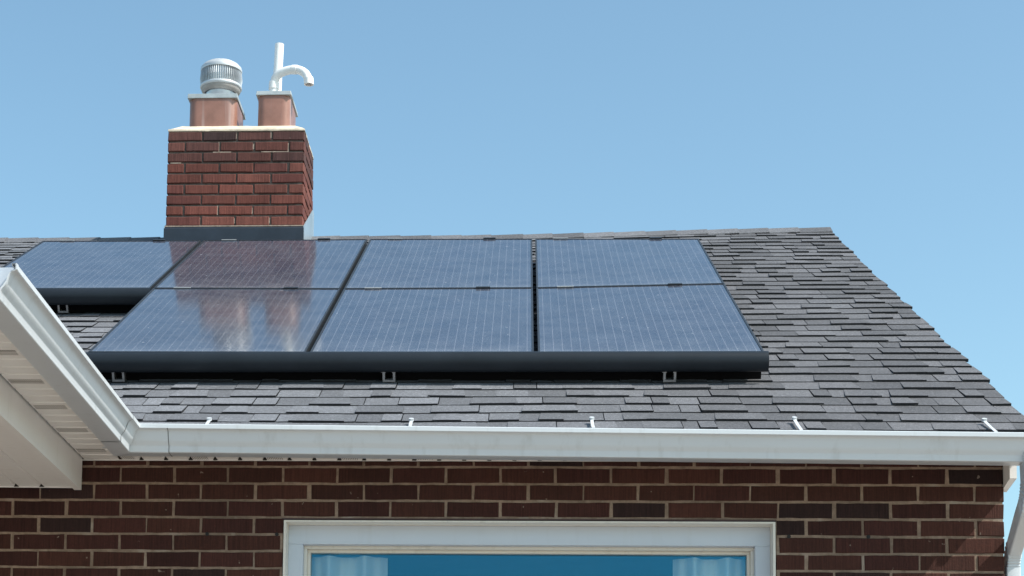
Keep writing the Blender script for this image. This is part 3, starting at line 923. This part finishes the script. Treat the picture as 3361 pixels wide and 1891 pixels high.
# mortar crown
cr = MB(); ZT = ZB + 9 * BB
n = 14
def crow(inset, z, jit):
    pts = []
    x0, x1, y0, y1 = CX0 + inset, CX1 - inset, YC + inset, YB - inset
    for (ax, ay, bx, by) in ((x0, y0, x1, y0), (x1, y0, x1, y1), (x1, y1, x0, y1), (x0, y1, x0, y0)):
        for k in range(n):
            t = k / n; pts.append((ax + (bx - ax) * t + random.uniform(-jit, jit), ay + (by - ay) * t + random.uniform(-jit, jit), z + random.uniform(-jit, jit)))
    return pts
rows = [crow(.012, ZT - .004, 0), crow(-.001, ZT - .001, .0015), crow(.0, ZT + .010, .002), crow(.02, ZT + .024, .002), crow(.078, ZT + .062, .002)]
cr.grid(rows, close_u=True); cr.face(rows[-1])
cr.build('crown', M['crown'], chim, smooth=True, angle=35)
# flashing: front apron, sloping side pieces
fl = MB()
zr = lambda y: roofp(-.4, (y - YA - H_ROOF * SP) / CP).z
fl.hexa([(CX0 - .010, YC - .012, ZB - .30), (CX1 + .008, YC - .012, ZB - .30), (CX1 + .008, YC - .002, ZB - .30), (CX0 - .010, YC - .002, ZB - .30),
         (CX0 - .010, YC - .012, ZB - .018), (CX1 + .008, YC - .012, ZB - .018), (CX1 + .008, YC - .003, ZB - .004), (CX0 - .010, YC - .003, ZB - .004)])
fl.hexa([(CX0 - .03, YC - .14, zr(YC - .14) + .012), (CX1 + .02, YC - .14, zr(YC - .14) + .012), (CX1 + .02, YC - .01, zr(YC - .01) + .012), (CX0 - .03, YC - .01, zr(YC - .01) + .012),
         (CX0 - .03, YC - .14, zr(YC - .14) + .017), (CX1 + .02, YC - .14, zr(YC - .14) + .017), (CX1 + .02, YC - .01, zr(YC - .01) + .02), (CX0 - .03, YC - .01, zr(YC - .01) + .02)])
fl.build('flashing', M['flash'], chim)
for (xa, xb) in ((CX1 + .009, CX1 + .004), (CX0 - .004, CX0 - .009)):
    poly = [(xb, YC - .010, ZB - .32), (xb, YC - .010, ZB - .004), (xb, 12.20, 4.272), (xb, 12.262, 4.262), (xb, 12.262, 3.9)]
    fl = MB(); fl.prism(poly, (xa - xb, 0, 0))
    fl.build('flashing', M['flash_grey'], chim)
ml = MB(); ml.box(CX0 - .004, CX1 + .002, YC - .006, YC + .004, ZB - .0035, ZB + .004); ml.build('mortar_joint', M['smear'], chim)
def flue(x0, x1, y0, y1, z0, z1, rad):
    mb = MB()
    def loop(g, z):
        pts = []
        for (cx_, cy_, a0) in ((x1 + g - rad, y1 + g - rad, 0), (x0 - g + rad, y1 + g - rad, 90), (x0 - g + rad, y0 - g + rad, 180), (x1 + g - rad, y0 - g + rad, 270)):
            for k in range(9):
                a_ = R(a0 + k * 90 / 8); pts.append((cx_ + rad * math.cos(a_), cy_ + rad * math.sin(a_), z))
        return pts
    rows = [loop(0, z0), loop(0, z1)]
    mb.grid(rows, close_u=True); mb.face(rows[1]); 
    return mb.build('flue', M['clay'], chim, smooth=True, angle=60)
def cap(x0, x1, y0, y1, z, hgt, flare):
    mb = MB(); g_ = .005
    lo = [(x0 - g_ - flare, y0 - g_ - flare, z - hgt), (x1 + g_ + flare, y0 - g_ - flare, z - hgt), (x1 + g_ + flare, y1 + g_ + flare, z - hgt), (x0 - g_ - flare, y1 + g_ + flare, z - hgt)]
    hi = [(x0 - g_, y0 - g_, z + .004), (x1 + g_, y0 - g_, z + .004), (x1 + g_, y1 + g_, z + .004), (x0 - g_, y1 + g_, z + .004)]
    mb.hexa(lo + hi)
    return mb.build('flue_cap', M['cap'], chim, bevel=.002)
F1 = (-2.212, -1.892, 11.80, 12.17); F2 = (-1.752, -1.534, 11.80, 12.17)
flue(*F1, ZT + .03, 4.925, .062); cap(*F1, 4.925, .027, .002)
flue(*F2, ZT + .03, 4.939, .055); cap(*F2, 4.939, .024, .004)

# turbine ventilator standing on the left flue
YV = 11.985
tv = thing('roof_turbine', 'round finned metal turbine vent on the left flue of the chimney', 'turbine vent')
c = (-2.028, YV, 0); RT = .140
mb = MB(); mb.lathe([(.078, 4.905), (.078, 4.935), (.084, 4.937), (.084, 4.945), (.082, 4.950), (.100, 4.985), (.100, 5.05)], c); mb.build('collar', M['galv'], tv, smooth=True)
mb = MB(); mb.lathe([(RT - .012, 5.056), (RT - .002, 5.055), (RT + .001, 5.050), (RT + .001, 5.040), (RT - .003, 5.034), (RT - .008, 5.033)], c)
mb.build('base_rim', M['ventwhite'], tv, smooth=True, angle=50)
mb = MB(); mb.lathe([(RT - .008, 5.0332), (.130, 5.018), (.120, 5.006), (.112, 5.000), (.106, 5.002), (.101, 5.012)], c)
mb.build('underside', simple('dull_underside', (.36, .34, .325), .5, .1, .25, 12), tv, smooth=True, angle=50)
mb = MB(); nf = 60; inner = RT - .012
mb.lathe([(inner, 5.050), (inner + .004, 5.10), (inner, 5.160)], c)
for k in range(nf):
    a_ = 2 * math.pi * k / nf
    def pt(r, da, z): return (c[0] + r * math.cos(a_ + da), c[1] + r * math.sin(a_ + da), z)
    rows = []
    for z, rr in ((5.052, RT - .003), (5.10, RT + .003), (5.156, RT - .003)):
        rows.append([pt(inner - .002, -.022, z), pt(rr, .012, z), pt(rr - .002, .030, z), pt(inner - .002, .012, z)])
    mb.grid(rows)
mb.build('vane', M['vane'], tv)
mb = MB(); mb.lathe([(RT - .014, 5.153), (RT - .001, 5.153), (RT, 5.158), (RT, 5.172), (RT - .005, 5.182), (RT - .012, 5.186), (RT - .018, 5.197), (RT - .040, 5.211), (.075, 5.220), (.03, 5.226), (.001, 5.228)], c)
mb.build('dome', M['ventwhite'], tv, smooth=True, angle=60)
for ch_ in tv.children:
    pass
# white pipes on the right flue
vp = thing('vent_pipe', 'straight white vent pipe rising from the right flue', 'vent pipe', 'white vent pipes')
mb = MB(); mb.tube([(-1.654, 12.02, 4.935), (-1.650, 12.02, 5.12), (-1.642, 12.02, 5.362)], .0305, 28, cap=False)
mb.tube([(-1.654, 12.02, 4.935), (-1.642, 12.02, 5.362)], .026, 28, cap=False)
mb.grid([[(-1.642 + r * math.cos(2 * math.pi * k / 28), 12.02 + r * math.sin(2 * math.pi * k / 28), 5.362) for k in range(28)] for r in (.026, .0305)], close_u=True)
mb.build('pipe', M['pvc'], vp, smooth=True)
hp = thing('vent_pipe', 'white vent pipe bent over into a hook, in front of the straight one', 'vent pipe', 'white vent pipes')
YH = 11.93
mb = MB(); mb.tube([(-1.662, YH, 4.935), (-1.662, YH, 5.04)], .0285, 24); mb.build('pipe', M['pvc'], hp, smooth=True)
mb = MB(); mb.tube([(-1.662, YH, 5.010), (-1.662, YH, 5.014), (-1.660, YH, 5.052), (-1.659, YH, 5.056)], .0345, 24); mb.build('coupling', M['pvc'], hp, smooth=True)
path = [(-1.661, YH, 5.03), (-1.658, YH, 5.056)]
for k in range(1, 23):
    a_ = math.pi - math.pi * k / 22
    if k <= 11: path.append((-1.532 + .124 * math.cos(a_), YH - .004 * k, 5.058 + .068 * math.sin(a_) ** .8))
    else: path.append((-1.532 + .112 * math.cos(a_), YH - .004 * k, 5.026 + .100 * math.sin(a_)))
path += [(path[-1][0] + .002, path[-1][1], 5.018), (path[-1][0] + .003, path[-1][1], 5.010)]
mb = MB(); mb.tube(path, .0285, 24, cap=False); mb.tube(path, .0245, 24, cap=False); mb.build('bend', M['pvc'], hp, smooth=True)
e = path[-1]
mb = MB(); mb.tube([(e[0] - .002, e[1], 5.045), (e[0] - .001, e[1], 5.041), (e[0] + .002, e[1], 5.005), (e[0] + .002, e[1], 5.003)], .0325, 24, cap=False)
mb.tube([(e[0], e[1], 5.030), (e[0] + .002, e[1], 5.003)], .0235, 24, cap=False)
mb.grid([[(e[0] + .002 + r * math.cos(2 * math.pi * k / 24), e[1] + r * math.sin(2 * math.pi * k / 24), 5.003) for k in range(24)] for r in (.0235, .0325)], close_u=True)
mb.build('coupling', M['pvc'], hp, smooth=True)
mid = path[13]
mb = MB(); mb.tube([path[12], path[13], path[14]], .0312, 24); mb.build('coupling', M['pvc'], hp, smooth=True)

# ------------------------------------------------------------------ lift everything to the real ground level
for o in TOP: o.location.z += ZC
